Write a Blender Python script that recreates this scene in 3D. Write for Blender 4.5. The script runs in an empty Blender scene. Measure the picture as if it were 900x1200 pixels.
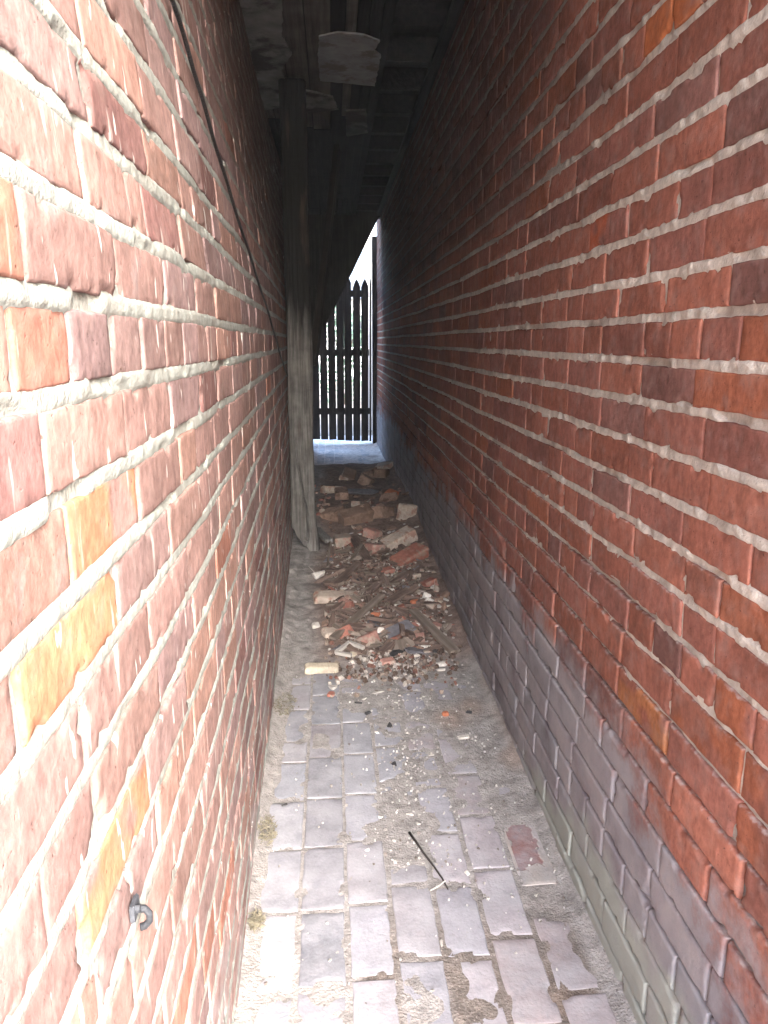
import bpy, bmesh, math, random
import numpy as np
from mathutils import Vector, Matrix, Euler, noise as mnoise
R = math.radians
rnd = random.Random(11)
np.seterr(over='ignore')
sc = bpy.context.scene
COL = sc.collection
H = 1.22                                        # eye height

# ------------------------------------------------------------------ noise
def _hash(ix, iy, iz):
    h = (ix.astype(np.int64) * 374761393 + iy.astype(np.int64) * 668265263 + iz.astype(np.int64) * 2147483647 * 31 + 1274126177)
    h = (h ^ (h >> 13)) * 1274126177
    h = h ^ (h >> 16)
    return (h & 0xFFFF) / 65535.0
def vnoise(x, y, z):
    x, y, z = np.broadcast_arrays(np.asarray(x, float), np.asarray(y, float), np.asarray(z, float))
    ix, iy, iz = np.floor(x), np.floor(y), np.floor(z)
    fx, fy, fz = x - ix, y - iy, z - iz
    fx, fy, fz = [f * f * (3 - 2 * f) for f in (fx, fy, fz)]
    r = 0
    for a in (0, 1):
        for b in (0, 1):
            for c in (0, 1):
                w = (fx if a else 1 - fx) * (fy if b else 1 - fy) * (fz if c else 1 - fz)
                r = r + w * _hash(ix + a, iy + b, iz + c)
    return r * 2 - 1
def fbm(x, y, z=0.0, oct=3):
    x, y = np.asarray(x, float), np.asarray(y, float)
    r = 0; a = .5; f = 1.0
    for i in range(oct):
        r = r + a * vnoise(x * f + 17.3 * i, y * f + 5.1 * i, np.asarray(z, float) * f + 2.7 * i)
        a *= .5; f *= 2.03
    return r
def sstep(a, b, x):
    t = np.clip((np.asarray(x, float) - a) / (b - a), 0, 1)
    return t * t * (3 - 2 * t)

# ------------------------------------------------------------------ mesh helpers
class Soup:
    """collects vertex grids with colour attributes and links them as ONE mesh object"""
    def __init__(s): s.v = []; s.q = []; s.m = []; s.t = []; s.w = []; s.n = 0
    def add(s, v, q, mat=0, tint=(1, 1, 1), wear=(0, 0, 0)):
        v = np.asarray(v, float).reshape(-1, 3); q = np.asarray(q, int)
        s.v.append(v); s.q.append(q + s.n); s.m.append(np.full(len(q), mat)); n = len(v)
        s.t.append(np.broadcast_to(np.asarray(tint, float), (n, 3))); s.w.append(np.broadcast_to(np.asarray(wear, float), (n, 3)))
        s.n += n
    def grid(s, P, flip=False, **k):
        a, b = P.shape[:2]
        i = np.arange(a * b).reshape(a, b)
        q = np.stack([i[:-1, :-1], i[1:, :-1], i[1:, 1:], i[:-1, 1:]], -1).reshape(-1, 4)
        if flip: q = q[:, ::-1]
        for key in ('tint', 'wear'):
            if key in k and np.ndim(k[key]) == 3: k[key] = np.asarray(k[key]).reshape(-1, 3)
        s.add(P.reshape(-1, 3), q, **k)
    def box(s, x0, x1, y0, y1, z0, z1, **k):
        v = [(x, y, z) for x in (x0, x1) for y in (y0, y1) for z in (z0, z1)]
        q = [(0, 1, 3, 2), (4, 6, 7, 5), (0, 4, 5, 1), (2, 3, 7, 6), (0, 2, 6, 4), (1, 5, 7, 3)]
        s.add(v, q, **k)
    def build(s, name, mats, parent=None, smooth=True):
        v = np.concatenate(s.v); q = np.concatenate(s.q); m = np.concatenate(s.m)
        me = bpy.data.meshes.new(name)
        me.vertices.add(len(v)); me.vertices.foreach_set('co', v.ravel())
        me.loops.add(q.size); me.loops.foreach_set('vertex_index', q.ravel())
        me.polygons.add(len(q)); me.polygons.foreach_set('loop_start', np.arange(len(q)) * 4)
        me.polygons.foreach_set('material_index', m.astype(np.int32))
        for nm, arr in (('tint', s.t), ('wear', s.w)):
            at = me.attributes.new(nm, 'FLOAT_COLOR', 'POINT')
            c = np.ones((len(v), 4)); c[:, :3] = np.concatenate(arr)
            at.data.foreach_set('color', c.ravel())
        me.update(calc_edges=True); me.validate()
        me.polygons.foreach_set('use_smooth', np.full(len(me.polygons), smooth))
        for x in mats: me.materials.append(x)
        o = bpy.data.objects.new(name, me); COL.objects.link(o)
        if parent: o.parent = parent
        return o
def from_bm(name, bm, mat, parent=None, smooth=False):
    me = bpy.data.meshes.new(name); bm.normal_update(); bm.to_mesh(me); bm.free()
    me.polygons.foreach_set('use_smooth', np.full(len(me.polygons), smooth))
    me.materials.append(mat)
    o = bpy.data.objects.new(name, me); COL.objects.link(o)
    if parent: o.parent = parent
    return o
def tag(o, label=None, cat=None, group=None, kind=None):
    for k, v in (('label', label), ('category', cat), ('group', group), ('kind', kind)):
        if v: o[k] = v
    return o
def empty(name, loc, label, cat, group=None):
    o = bpy.data.objects.new(name, None); o.location = loc; o.empty_display_size = .05; COL.objects.link(o)
    return tag(o, label, cat, group)
def tube(pts, rad, seg=8, bm=None):
    bm = bm or bmesh.new(); pts = [Vector(p) for p in pts]; rings = []
    for i, p in enumerate(pts):
        d = (pts[min(i + 1, len(pts) - 1)] - pts[max(i - 1, 0)]).normalized()
        a = d.orthogonal().normalized() if i == 0 else (a - d * a.dot(d)).normalized()
        b = d.cross(a); r = rad(i / (len(pts) - 1)) if callable(rad) else rad
        rings.append([bm.verts.new(p + a * math.cos(t) * r + b * math.sin(t) * r) for t in [2 * math.pi * k / seg for k in range(seg)]])
    for i in range(len(rings) - 1):
        for k in range(seg): bm.faces.new((rings[i][k], rings[i][(k + 1) % seg], rings[i + 1][(k + 1) % seg], rings[i + 1][k]))
    bm.faces.new(rings[0][::-1]); bm.faces.new(rings[-1])
    return bm

# ------------------------------------------------------------------ materials
class NT:
    def __init__(s, name):
        s.m = bpy.data.materials.new(name); s.m.use_nodes = True; s.t = s.m.node_tree
        s.b = s.t.nodes['Principled BSDF']; s.l = s.t.links.new
    def n(s, typ, **k):
        o = s.t.nodes.new(typ)
        for a, b in k.items(): setattr(o, a, b)
        return o
    def pos(s, scale=(1, 1, 1), obj=False):
        if obj: src = s.n('ShaderNodeTexCoord').outputs['Object']
        else: src = s.n('ShaderNodeNewGeometry').outputs['Position']
        mp = s.n('ShaderNodeMapping'); mp.inputs['Scale'].default_value = scale; s.l(src, mp.inputs[0]); return mp.outputs[0]
    def noise(s, vec, scale, detail=4, rough=.55):
        o = s.n('ShaderNodeTexNoise'); o.inputs['Scale'].default_value = scale; o.inputs['Detail'].default_value = detail
        o.inputs['Roughness'].default_value = rough; s.l(vec, o.inputs['Vector']); return o.outputs['Fac']
    def ramp(s, fac, stops):
        o = s.n('ShaderNodeValToRGB'); e = o.color_ramp.elements
        while len(e) > len(stops): e.remove(e[-1])
        while len(e) < len(stops): e.new(1)
        for x, (p, c) in zip(e, stops):
            x.position = p; x.color = (c, c, c, 1) if not isinstance(c, tuple) else (*c, 1)
        s.l(fac, o.inputs[0]); return o.outputs[0]
    def mix(s, fac, a, b, mode='MIX'):
        o = s.n('ShaderNodeMix', data_type='RGBA', blend_type=mode)
        for inp, v in ((o.inputs[0], fac), (o.inputs[6], a), (o.inputs[7], b)):
            if isinstance(v, (int, float)): inp.default_value = v
            elif isinstance(v, tuple): inp.default_value = (*v, 1)
            else: s.l(v, inp)
        return o.outputs[2]
    def math(s, op, a, b=0.0, clamp=False):
        o = s.n('ShaderNodeMath', operation=op, use_clamp=clamp)
        for inp, v in ((o.inputs[0], a), (o.inputs[1], b)):
            if isinstance(v, (int, float)): inp.default_value = v
            else: s.l(v, inp)
        return o.outputs[0]
    def attr(s, name):
        o = s.n('ShaderNodeAttribute', attribute_name=name); return o.outputs['Color']
    def sep(s, c):
        o = s.n('ShaderNodeSeparateColor'); s.l(c, o.inputs[0]); return o.outputs
    def bump(s, h, strength=.3, dist=.01):
        o = s.n('ShaderNodeBump'); o.inputs['Strength'].default_value = strength; o.inputs['Distance'].default_value = dist
        s.l(h, o.inputs['Height']); s.l(o.outputs[0], s.b.inputs['Normal'])
    def out(s, col, rough=.9, spec=.25):
        if isinstance(col, tuple): s.b.inputs['Base Color'].default_value = (*col, 1)
        else: s.l(col, s.b.inputs['Base Color'])
        if isinstance(rough, (int, float)): s.b.inputs['Roughness'].default_value = rough
        else: s.l(rough, s.b.inputs['Roughness'])
        s.b.inputs['Specular IOR Level'].default_value = spec
        return s.m

def brick_mat():
    k = NT('weathered_brick'); p = k.pos()
    tint = k.attr('tint'); wr, wg, wb = k.sep(k.attr('wear'))[:3]
    big = k.noise(p, 7, 5); fine = k.noise(p, 90, 4); mid = k.noise(p, 26, 4)
    c = k.mix(1.0, tint, k.ramp(big, [(.25, .72), (.75, 1.22)]), 'MULTIPLY')
    c = k.mix(1.0, c, k.ramp(fine, [(.25, .8), (.75, 1.16)]), 'MULTIPLY')
    pit = k.noise(p, 150, 3, .6); c = k.mix(k.ramp(pit, [(.26, .7), (.34, 0.0)]), c, (.06, .035, .03))
    sm = k.noise(k.pos((1, 1.6, .8)), 38, 6, .7); c = k.mix(1.0, c, k.ramp(sm, [(.3, .7), (.7, 1.22)]), 'MULTIPLY')
    # greyish bloom on the face of the brick, dark sooty blotches
    c = k.mix(k.ramp(mid, [(.5, 0.0), (.78, .4)]), c, (.33, .24, .21))
    vs = k.noise(k.pos((5, 9, 5)), 2.2, 5)
    c = k.mix(k.ramp(vs, [(.54, 0.0), (.74, .38)]), c, (.12, .066, .055))
    # grime with its own outline: grey, then green
    gm = k.math('ADD', wr, k.math('MULTIPLY', k.math('SUBTRACT', k.noise(p, 8, 8, .68), .5), 1.5))
    c = k.mix(k.ramp(gm, [(.3, 0.0), (.72, .84)]), c, k.ramp(k.noise(p, 8, 6, .65), [(.28, (.16, .145, .165)), (.5, (.27, .272, .288)), (.72, (.36, .345, .345))]))
    ga = k.math('ADD', wg, k.math('MULTIPLY', k.math('SUBTRACT', k.noise(p, 9, 5), .5), 1.2))
    c = k.mix(k.ramp(ga, [(.4, 0.0), (.75, .7)]), c, (.36, .385, .325))
    # lime bloom and flecks of mortar splashed on the faces
    li = k.math('ADD', wb, k.math('MULTIPLY', k.math('SUBTRACT', k.noise(p, 70, 4), .5), 1.0))
    c = k.mix(k.ramp(li, [(.5, 0.0), (.85, .75)]), c, (.5, .47, .44))
    fl = k.noise(k.pos((40, 62, 20)), 1.0, 2, .4)
    sx = k.n('ShaderNodeSeparateXYZ'); k.l(p, sx.inputs[0]); lft = k.math('LESS_THAN', sx.outputs[0], .2)     # only the one wall was splashed
    c = k.mix(k.math('MULTIPLY', k.ramp(fl, [(.70, 0.0), (.725, .85)]), lft), c, (.55, .52, .48))
    st = k.noise(k.pos((10, 34, 5.5)), 1.0, 3, .5)
    c = k.mix(k.math('MULTIPLY', k.ramp(st, [(.655, 0.0), (.69, .6)]), lft), c, (.5, .46, .42))
    h = k.math('ADD', k.math('ADD', k.math('MULTIPLY', fine, .5), k.math('MULTIPLY', k.ramp(pit, [(.25, 0.0), (.36, 1.0)]), .5)), k.math('MULTIPLY', k.noise(p, 44, 8, .7), .9))
    k.bump(h, .42, .0045)
    return k.out(c, .96, .1)
def mortar_mat():
    k = NT('lime_mortar'); p = k.pos()
    tint = k.attr('tint'); wr, wg, wb = k.sep(k.attr('wear'))[:3]
    c = k.mix(1.0, tint, k.ramp(k.noise(p, 55, 5), [(.25, .7), (.75, 1.22)]), 'MULTIPLY')
    c = k.mix(k.ramp(k.noise(p, 13, 5), [(.45, 0.0), (.75, .55)]), c, (.2, .175, .15))
    gm = k.math('ADD', wr, k.math('MULTIPLY', k.math('SUBTRACT', k.noise(p, 16, 5), .5), 1.0))
    c = k.mix(k.ramp(gm, [(.38, 0.0), (.7, .85)]), c, (.13, .12, .125))
    ga = k.math('ADD', wg, k.math('MULTIPLY', k.math('SUBTRACT', k.noise(p, 9, 5), .5), 1.2))
    c = k.mix(k.ramp(ga, [(.4, 0.0), (.75, .7)]), c, (.2, .23, .15))
    k.bump(k.math('ADD', k.noise(p, 240, 3), k.math('MULTIPLY', k.noise(p, 70, 4), .8)), .45, .004)
    return k.out(c, .95, .15)
def paver_mat():
    k = NT('worn_paving_brick'); p = k.pos()
    tint = k.attr('tint'); wr, wg, wb = k.sep(k.attr('wear'))[:3]
    c = k.mix(1.0, tint, k.ramp(k.noise(p, 14, 5), [(.25, .74), (.75, 1.22)]), 'MULTIPLY')
    c = k.mix(1.0, c, k.ramp(k.noise(p, 130, 3), [(.25, .86), (.75, 1.12)]), 'MULTIPLY')
    c = k.mix(k.ramp(k.noise(p, 9, 6, .65), [(.34, 0.0), (.66, .75)]), c, (.36, .352, .365))
    c = k.mix(k.ramp(k.noise(k.pos((1, .8, 1)), 23, 5, .65), [(.56, 0.0), (.74, .6)]), c, (.2, .2, .22))
    li = k.math('ADD', wb, k.math('MULTIPLY', k.math('SUBTRACT', k.noise(p, 22, 6, .7), .5), 1.6))
    c = k.mix(k.ramp(li, [(.5, 0.0), (.72, .9)]), c, (.44, .435, .45))
    sd = k.math('ADD', wr, k.math('MULTIPLY', k.math('SUBTRACT', k.noise(p, 17, 6, .7), .5), 1.6))
    c = k.mix(k.ramp(sd, [(.45, 0.0), (.7, .9)]), c, (.3, .27, .24))
    k.bump(k.math('ADD', k.math('MULTIPLY', k.noise(p, 160, 3), .4), k.noise(p, 40, 5)), .35, .005)
    return k.out(c, k.ramp(k.noise(p, 12, 4), [(.3, .8), (.7, .97)]), .15)
def dirt_mat():
    k = NT('trodden_dirt'); p = k.pos(); tint = k.attr('tint')
    c = k.mix(1.0, tint, k.ramp(k.noise(p, 24, 6, .65), [(.28, .55), (.75, 1.35)]), 'MULTIPLY')
    c = k.mix(k.ramp(k.noise(p, 170, 3, .6), [(.6, 0.0), (.7, .7)]), c, (.42, .37, .32))
    c = k.mix(k.ramp(k.noise(p, 120, 3, .6), [(.6, 0.0), (.72, .6)]), c, (.07, .052, .042))
    k.bump(k.math('ADD', k.noise(p, 200, 4), k.math('MULTIPLY', k.noise(p, 60, 5), 1.2)), .6, .008)
    return k.out(c, .96, .12)
def wood_mat(name, base, dark, pale, axis='z', scale=1.0):
    k = NT(name); a = dict(x=(2, 40, 40), y=(40, 2, 40), z=(40, 40, 2))[axis]; p = k.pos(tuple(v * scale for v in a), True)
    g = k.noise(p, 1.0, 6, .65)
    c = k.ramp(g, [(.25, dark), (.5, base), (.78, pale)])
    c = k.mix(1.0, c, k.ramp(k.noise(k.pos((1, 1, 1), True), 7 * scale, 4), [(.25, .65), (.75, 1.25)]), 'MULTIPLY')
    k.bump(g, .7, .01)
    return k.out(c, .9, .2)
def plain(name, col, var=.3, scale=30, rough=.9, spec=.25, metal=0, bump=.4, spots=None):
    k = NT(name); oi = k.n('ShaderNodeObjectInfo').outputs['Random']
    o = k.pos((1, 1, 1), True)
    c = k.mix(1.0, col, k.ramp(k.noise(o, scale, 5, .6), [(.25, 1 - var), (.75, 1 + var)]), 'MULTIPLY')
    c = k.mix(1.0, c, k.ramp(oi, [(0, .72), (1, 1.22)]), 'MULTIPLY')
    if spots: c = k.mix(k.ramp(k.noise(o, scale * .55, 5, .65), [(.5, 0.0), (.6, .85)]), c, spots)
    k.bump(k.noise(o, scale * 3, 5), bump, .008); k.b.inputs['Metallic'].default_value = metal
    return k.out(c, rough, spec)

M_BRICK, M_MORTAR, M_PAVER, M_DIRT = brick_mat(), mortar_mat(), paver_mat(), dirt_mat()
M_POST = wood_mat('grey_weathered_oak', (.15, .14, .128), (.05, .045, .041), (.27, .257, .24), 'z', 2.2)
def shaded_post():                                  # bare grey wood, upper end painted dark as shade, and rusty nail stains
    m = M_POST.copy(); m.name = 'grey_oak_painted_shade'; k = NT.__new__(NT); k.m = m; k.t = m.node_tree; k.b = k.t.nodes['Principled BSDF']; k.l = k.t.links.new
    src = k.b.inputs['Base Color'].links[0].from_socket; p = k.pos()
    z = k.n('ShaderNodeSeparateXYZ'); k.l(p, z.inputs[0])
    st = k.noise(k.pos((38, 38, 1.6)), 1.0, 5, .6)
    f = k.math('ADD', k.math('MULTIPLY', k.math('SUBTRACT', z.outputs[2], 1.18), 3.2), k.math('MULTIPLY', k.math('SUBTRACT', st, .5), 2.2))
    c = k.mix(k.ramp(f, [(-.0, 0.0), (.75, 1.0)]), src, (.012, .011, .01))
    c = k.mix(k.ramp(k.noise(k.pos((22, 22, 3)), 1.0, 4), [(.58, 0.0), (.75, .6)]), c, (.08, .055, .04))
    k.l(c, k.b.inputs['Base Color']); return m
M_POST_SHADED = shaded_post()
M_DARKWOOD = wood_mat('dark_old_timber', (.03, .027, .025), (.013, .012, .011), (.055, .049, .044), 'z')
M_BROWNWOOD = wood_mat('brown_old_timber', (.12, .085, .058), (.05, .036, .026), (.19, .14, .1), 'z')
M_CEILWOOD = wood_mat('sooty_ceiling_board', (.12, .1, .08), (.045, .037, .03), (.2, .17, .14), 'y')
M_SHADEWOOD = wood_mat('shade_dark_ceiling_wood', (.02, .018, .017), (.009, .008, .008), (.035, .031, .028), 'y')  # ceiling wood coloured near black to stand for shade
M_SCRAPWOOD = wood_mat('dry_scrap_wood', (.19, .15, .12), (.08, .06, .048), (.3, .25, .21), 'x')
M_CHIPWOOD = wood_mat('damp_wood_chip', (.145, .1, .08), (.06, .042, .034), (.24, .175, .145), 'x', 2)
M_PLASTER = plain('old_plaster', (.36, .35, .325), .25, 14, .95, .1, spots=(.2, .18, .15))
M_PLASTER_DK = plain('sooty_plaster', (.2, .19, .165), .45, 9, .95, .1, spots=(.07, .06, .05))
M_FRAG = plain('broken_red_brick', (.29, .12, .088), .35, 40, .92, .2, spots=(.25, .18, .14))
M_FRAG_ORANGE = plain('bright_orange_brick', (.42, .15, .08), .2, 40, .9, .2)
M_FRAG_PINK = plain('dusty_pink_brick', (.37, .2, .16), .3, 40, .92, .2, spots=(.34, .28, .23))
M_FRAG_TAN = plain('mortar_caked_brick', (.4, .33, .27), .3, 35, .95, .15, spots=(.3, .16, .12))
M_FRAG_CREAM = plain('cream_brick', (.43, .37, .28), .3, 35, .92, .15, spots=(.33, .28, .22))
M_BROWN = plain('earthy_brick', (.25, .165, .125), .35, 30, .95, .15, spots=(.14, .09, .065))
M_CHIP = plain('pale_plaster_chip', (.52, .48, .43), .2, 60, .92, .2)
M_SLATE = plain('grey_slate', (.15, .14, .15), .3, 40, .8, .35)
M_BLACK = plain('charred_lump', (.035, .033, .033), .3, 60, .7, .35)
M_CABLE = plain('black_cable_rubber', (.025, .023, .022), .1, 60, .55, .4)
M_STEEL = plain('dull_galvanised_steel', (.05, .053, .06), .3, 80, .6, .3, metal=.2)
M_MOSS = plain('dry_moss', (.17, .15, .105), .4, 60, .95, .1)
M_TWIG = plain('dark_twig', (.045, .038, .033), .3, 60, .85, .2)
M_WHITE = plain('white_paint', (.8, .8, .78), .05, 8, .6, .3)
M_ROOF = plain('grey_roof_slates', (.085, .1, .12), .2, 6, .8, .3)
M_SIDING = plain('pale_house_wall', (.6, .6, .58), .08, 3, .9, .2)
M_WINDOW = plain('window_glass', (.05, .06, .07), .1, 3, .15, .5)
M_LEAF = plain('green_leaves', (.12, .2, .13), .4, 8, .6, .3)
M_BARK = plain('shrub_bark', (.09, .07, .05), .3, 20)
k = NT('earth'); M_EARTH = k.out(k.ramp(k.noise(k.pos(), 1.5, 6), [(.3, (.2, .17, .13)), (.7, (.32, .28, .23))]), .95, .1)
k = NT('street_concrete'); M_STREET = k.out(k.ramp(k.noise(k.pos(), 6, 6), [(.3, (.36, .35, .33)), (.7, (.48, .47, .45))]), .9, .2)

# ------------------------------------------------------------------ the two walls
MOUTH, FAR, DECK = -.25, 9.0, 8.34
def XL(y, z):
    z = np.asarray(z, float); y = np.asarray(y, float)
    return -.196 - .0175 * np.clip(y - 1.1, 0, 3.4) - .085 * np.clip(z - 1.30, 0, None) + .006 * fbm(y * 1.3, z * 1.3, 3.0)
def XR(y, z):
    return .545 + .008 * fbm(np.asarray(y) * 1.2, np.asarray(z) * 1.4, 9.0)
COURSE = .0716
def make_wall(side):
    left = side < 0; FAR = DECK + .02 if left else 9.0
    S = Soup(); r0 = np.random.default_rng(21 if left else 8); pr = random.Random(3 if left else 4)
    zref = 1.2506 if left else 1.257
    flip = not left
    def put(y, z, n):                                 # wall coordinates -> world
        x = XL(y, z) + n if left else XR(y, z) - n
        return np.stack(np.broadcast_arrays(x, y, z), -1)
    k0 = int(zref / COURSE) + 1
    beds = [zref + (j - k0) * COURSE + (pr.uniform(-.0025, .0025)) for j in range(0, 40)]
    beds = [b for b in beds if b < 2.75]
    def wob(y, kk): return .0042 * vnoise(np.asarray(y) * 2.1, kk * 7.7 + (0 if left else 50), 0.5) + .002 * vnoise(np.asarray(y) * 9, kk * 3.3, 1.5)
    def tb(z): return (.0125 + .002 * sstep(.9, 1.4, z)) if left else (.0055 + .0085 * float(sstep(.5, .95, z)))
    special = ([(.56, 1.055, (.39, .185, .105)), (.52, .973, (.40, .195, .11)), (.535, .815, (.40, .195, .11)), (.50, 1.285, (.36, .17, .12))] if left else
               [(1.533, 1.455, (.44, .12, .055)), (1.275, 1.716, (.4, .13, .05)), (.932, .89, (.31, .12, .07)), (.937, .682, (.33, .115, .06)), (1.187, .575, (.36, .145, .065)), (.80, .64, (.31, .11, .06)), (.83, .57, (.31, .11, .062))])
    base = [(.31, .122, .084), (.295, .115, .078), (.32, .128, .086), (.288, .118, .086), (.305, .118, .078), (.272, .114, .086)]
    if left: base = [(.285, .18, .158), (.272, .172, .153), (.295, .185, .158), (.262, .175, .16), (.298, .18, .146), (.257, .174, .166)]
    for kk in range(-1, len(beds)):
        zb = beds[kk] if kk >= 0 else beds[0] - COURSE
        zt = beds[kk + 1] if kk + 1 < len(beds) else beds[-1] + COURSE
        zm = (zb + zt) / 2; t = tb(zm)
        y = MOUTH - pr.uniform(.02, .2)
        header_course = (kk % 7 == 3)
        while y < FAR:
            L = pr.choice((.102, .1, .104)) if (header_course and pr.random() < .8) or pr.random() < .14 else pr.uniform(.196, .214)
            y0, y1 = y, min(y + L, FAR); y += L + (pr.uniform(.003, .008) if left else pr.uniform(.002, .006))
            if y1 < MOUTH + .02: continue
            y0 = max(y0, MOUTH)
            if y1 - y0 < .03: continue
            du = .0075 if y0 < 1.6 else .012 if y0 < 2.6 else .03 if y0 < 4.5 else .06
            rr = (.003 if left else .0052 - .0022 * float(sstep(.5, .9, zm)))
            jt = [pr.uniform(-.0012, .0012) for _ in range(4)]
            hz = t / 2
            z0, z1 = zb + hz, zt - hz
            def lin(a, b, n): return np.concatenate([[a, a, a + rr * .3, a + rr], np.linspace(a + rr, b - rr, n + 2)[1:-1], [b - rr, b - rr * .3, b, b]])
            ys = lin(y0, y1, max(1, int((y1 - y0) / du))); zs = lin(z0, z1, max(1, int((z1 - z0) / min(du, .02))))
            Y, Z = np.meshgrid(ys, zs, indexing='ij')
            e = np.minimum(np.minimum(Y - y0, y1 - Y), np.minimum(Z - z0, z1 - Z)); e = np.clip(e, 0, rr) / rr
            f = pr.uniform(.0008, .0034) if left else pr.uniform(.0025, .0048) + (.004 * (1 - float(sstep(.45, .7, zm))))
            tilt = pr.uniform(-.002, .002)
            N = f + tilt * (Y - y0) / .2 - rr * (1 - np.sqrt(np.clip(1 - (1 - e) ** 2, 0, 1)))
            lo = du < .02
            if lo:
                N = N + .0009 * fbm(Y * 24, Z * 24, kk * 1.7) + .0007 * fbm(Y * 90, Z * 90, kk * 3.1, 2)
                edge = np.minimum(np.minimum(Y - y0, y1 - Y), np.minimum(Z - z0, z1 - Z))
                chip = sstep(.19, .45, fbm(Y * 30, Z * 30, kk * 5.5 + 40)) * (1 - sstep(.002, .011, edge))
                N = N - chip * .008
                Yw = Y + .0016 * vnoise(Y * 55, Z * 55, kk * 2.2); Zw = Z + .0016 * vnoise(Y * 55, Z * 55, kk * 2.2 + 90)
            else: Yw, Zw = Y.copy(), Z.copy()
            Zw = Zw + wob(Yw, kk) * (zt - Z) / (zt - zb) + wob(Yw, kk + 1) * (Z - zb) / (zt - zb)
            N[0], N[-1], N[:, 0], N[:, -1] = -.02, -.02, -.02, -.02
            c = np.array(pr.choice(base)) * pr.uniform(.8, 1.16); bl = 0; special_c = None
            if pr.random() < (.03 if left else .07): c = np.array((.33, .118, .066) if not left else (.32, .15, .11)) * pr.uniform(.85, 1.1)
            if pr.random() < .06: c = np.array((.2, .098, .08) if not left else (.2, .11, .1)) * pr.uniform(.85, 1.25)
            for (sy, sz, scol) in special:
                if y0 - .003 <= sy <= y1 + .003 and z0 - .008 <= sz <= z1 + .008: special_c = np.array(scol); bl = 1
            if special_c is not None:
                cw = sstep(-.22, .08, fbm(Yw * 13, Zw * 18, 55.0 + kk))[..., None]; c = c * (1 - cw) + special_c * cw
            if left:
                wr = np.clip(.12 + .25 * (1 - sstep(.1, .5, Zw)) , 0, 1) * (1 - bl)
                wg = np.zeros_like(wr); wb = np.full_like(wr, .14) + .14 * (1 - sstep(.55, .85, Zw))
            else:
                lim = .60 - .10 * (1 - sstep(.9, 1.5, Yw)) + .09 * (pr.random() - .5)
                wr = (1 - sstep(lim - .30, lim + .10, Zw)) * .95 * (1 - bl * .75)
                wg = (1 - sstep(.08, .34, Zw + .12 * sstep(1.2, 2.0, Yw))) * .85 * (1 - sstep(1.4, 2.6, Yw))
                wb = .1 + .5 * np.clip((Z - (z1 - .012)) / .012, 0, 1) * sstep(.1, .4, Zw) * (1 - .55 * sstep(.8, 1.1, Zw))
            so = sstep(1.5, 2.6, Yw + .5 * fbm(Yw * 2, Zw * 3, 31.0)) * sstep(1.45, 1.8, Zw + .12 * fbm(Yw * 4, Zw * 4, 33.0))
            so = (so * (.8 if left else .6))[..., None]; c = c * (1 - so) + np.array((.10, .06, .045) if left else (.05, .036, .033)) * so  # brown dirt high up; deepened on the right wall to paint in gloom
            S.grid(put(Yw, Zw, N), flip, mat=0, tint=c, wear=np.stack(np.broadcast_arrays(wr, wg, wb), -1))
    # mortar sheet: full in the bed joints, a little back between the brick ends
    cols = [MOUTH]
    while cols[-1] < FAR: cols.append(cols[-1] + (.0042 if cols[-1] < 1.5 else .0042 + (cols[-1] - 1.5) * .006))
    ys = np.array(cols)
    rows, rk, rt = [], [], []
    for kk in range(-1, len(beds)):
        zb = beds[kk] if kk >= 0 else beds[0] - COURSE
        h = tb(zb) / 2
        for d in (-h - .010, -h - .005, -h - .001, -h * .5, 0, h * .5, h + .001, h + .005, h + .010, COURSE * .5 - .006, COURSE * .5 + .006):
            rows.append(zb + d); rk.append(kk); rt.append(abs(d) / h if abs(d) < COURSE * .4 else 99)
    o = np.argsort(rows); rows = np.array(rows)[o]; rk = np.array(rk)[o]; rt = np.array(rt)[o]
    Y, Z = np.meshgrid(ys, rows, indexing='ij'); K = np.broadcast_to(rk, Y.shape); D = np.broadcast_to(rt, Y.shape)
    inb = 1 - sstep(.95, 1.75, D)
    if left: full = -.0002 + .0024 * inb + .0023 * fbm(Y * 52, Z * 52, 3.3, 4) * inb - .006 * sstep(.25, .5, fbm(Y * 9, Z * 20, 71.0)) * inb + .0034 * fbm(Y * 8, Z * 30, 4.1, 2) * inb + .0007 * fbm(Y * 120, Z * 120, 6.1, 2) * inb - .0018 * (1 - inb) + .0026 * fbm(Y * 38, Z * 26, 7.7, 3) * (1 - inb)
    else:
        up = sstep(.5, .95, Z)
        full = (-.004 + .0062 * up) * inb + .0055 * fbm(Y * 42, Z * 42, 3.3, 3) * inb + .005 * fbm(Y * 9, Z * 14, 8.1, 2) * inb - .007 * sstep(.22, .45, fbm(Y * 7, Z * 16, 73.0)) * inb - .0006 * (1 - inb) + .004 * fbm(Y * 38, Z * 18, 7.7, 3) * (1 - inb)
    Zw = Z + wob(Y, K)
    P = put(Y, Zw, full)
    if left:
        tint = np.array((.305, .32, .29)) * (1 + .18 * fbm(Y * 3, Z * 9, 1.0)[..., None]); wear = np.stack([.06 + .3 * (1 - sstep(.1, .5, Z)) , 0 * Z, 0 * Z], -1)
    else:
        tint = np.array((.56, .51, .44)) * (1 + .2 * fbm(Y * 3, Z * 9, 1.0)[..., None])
        wear = np.stack([.05 + .75 * (1 - sstep(.45, .68, Z)), (1 - sstep(.05, .24, Z)) * .7 * (1 - sstep(1.4, 2.6, Y)), 0 * Z], -1)
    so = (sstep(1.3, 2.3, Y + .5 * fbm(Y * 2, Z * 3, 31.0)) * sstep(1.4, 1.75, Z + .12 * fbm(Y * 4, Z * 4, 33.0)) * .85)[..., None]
    tint = tint * (1 - so) + np.array((.12, .075, .055) if left else (.1, .07, .058)) * so  # same upper dirt on the mortar, with painted gloom on the right wall
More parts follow.
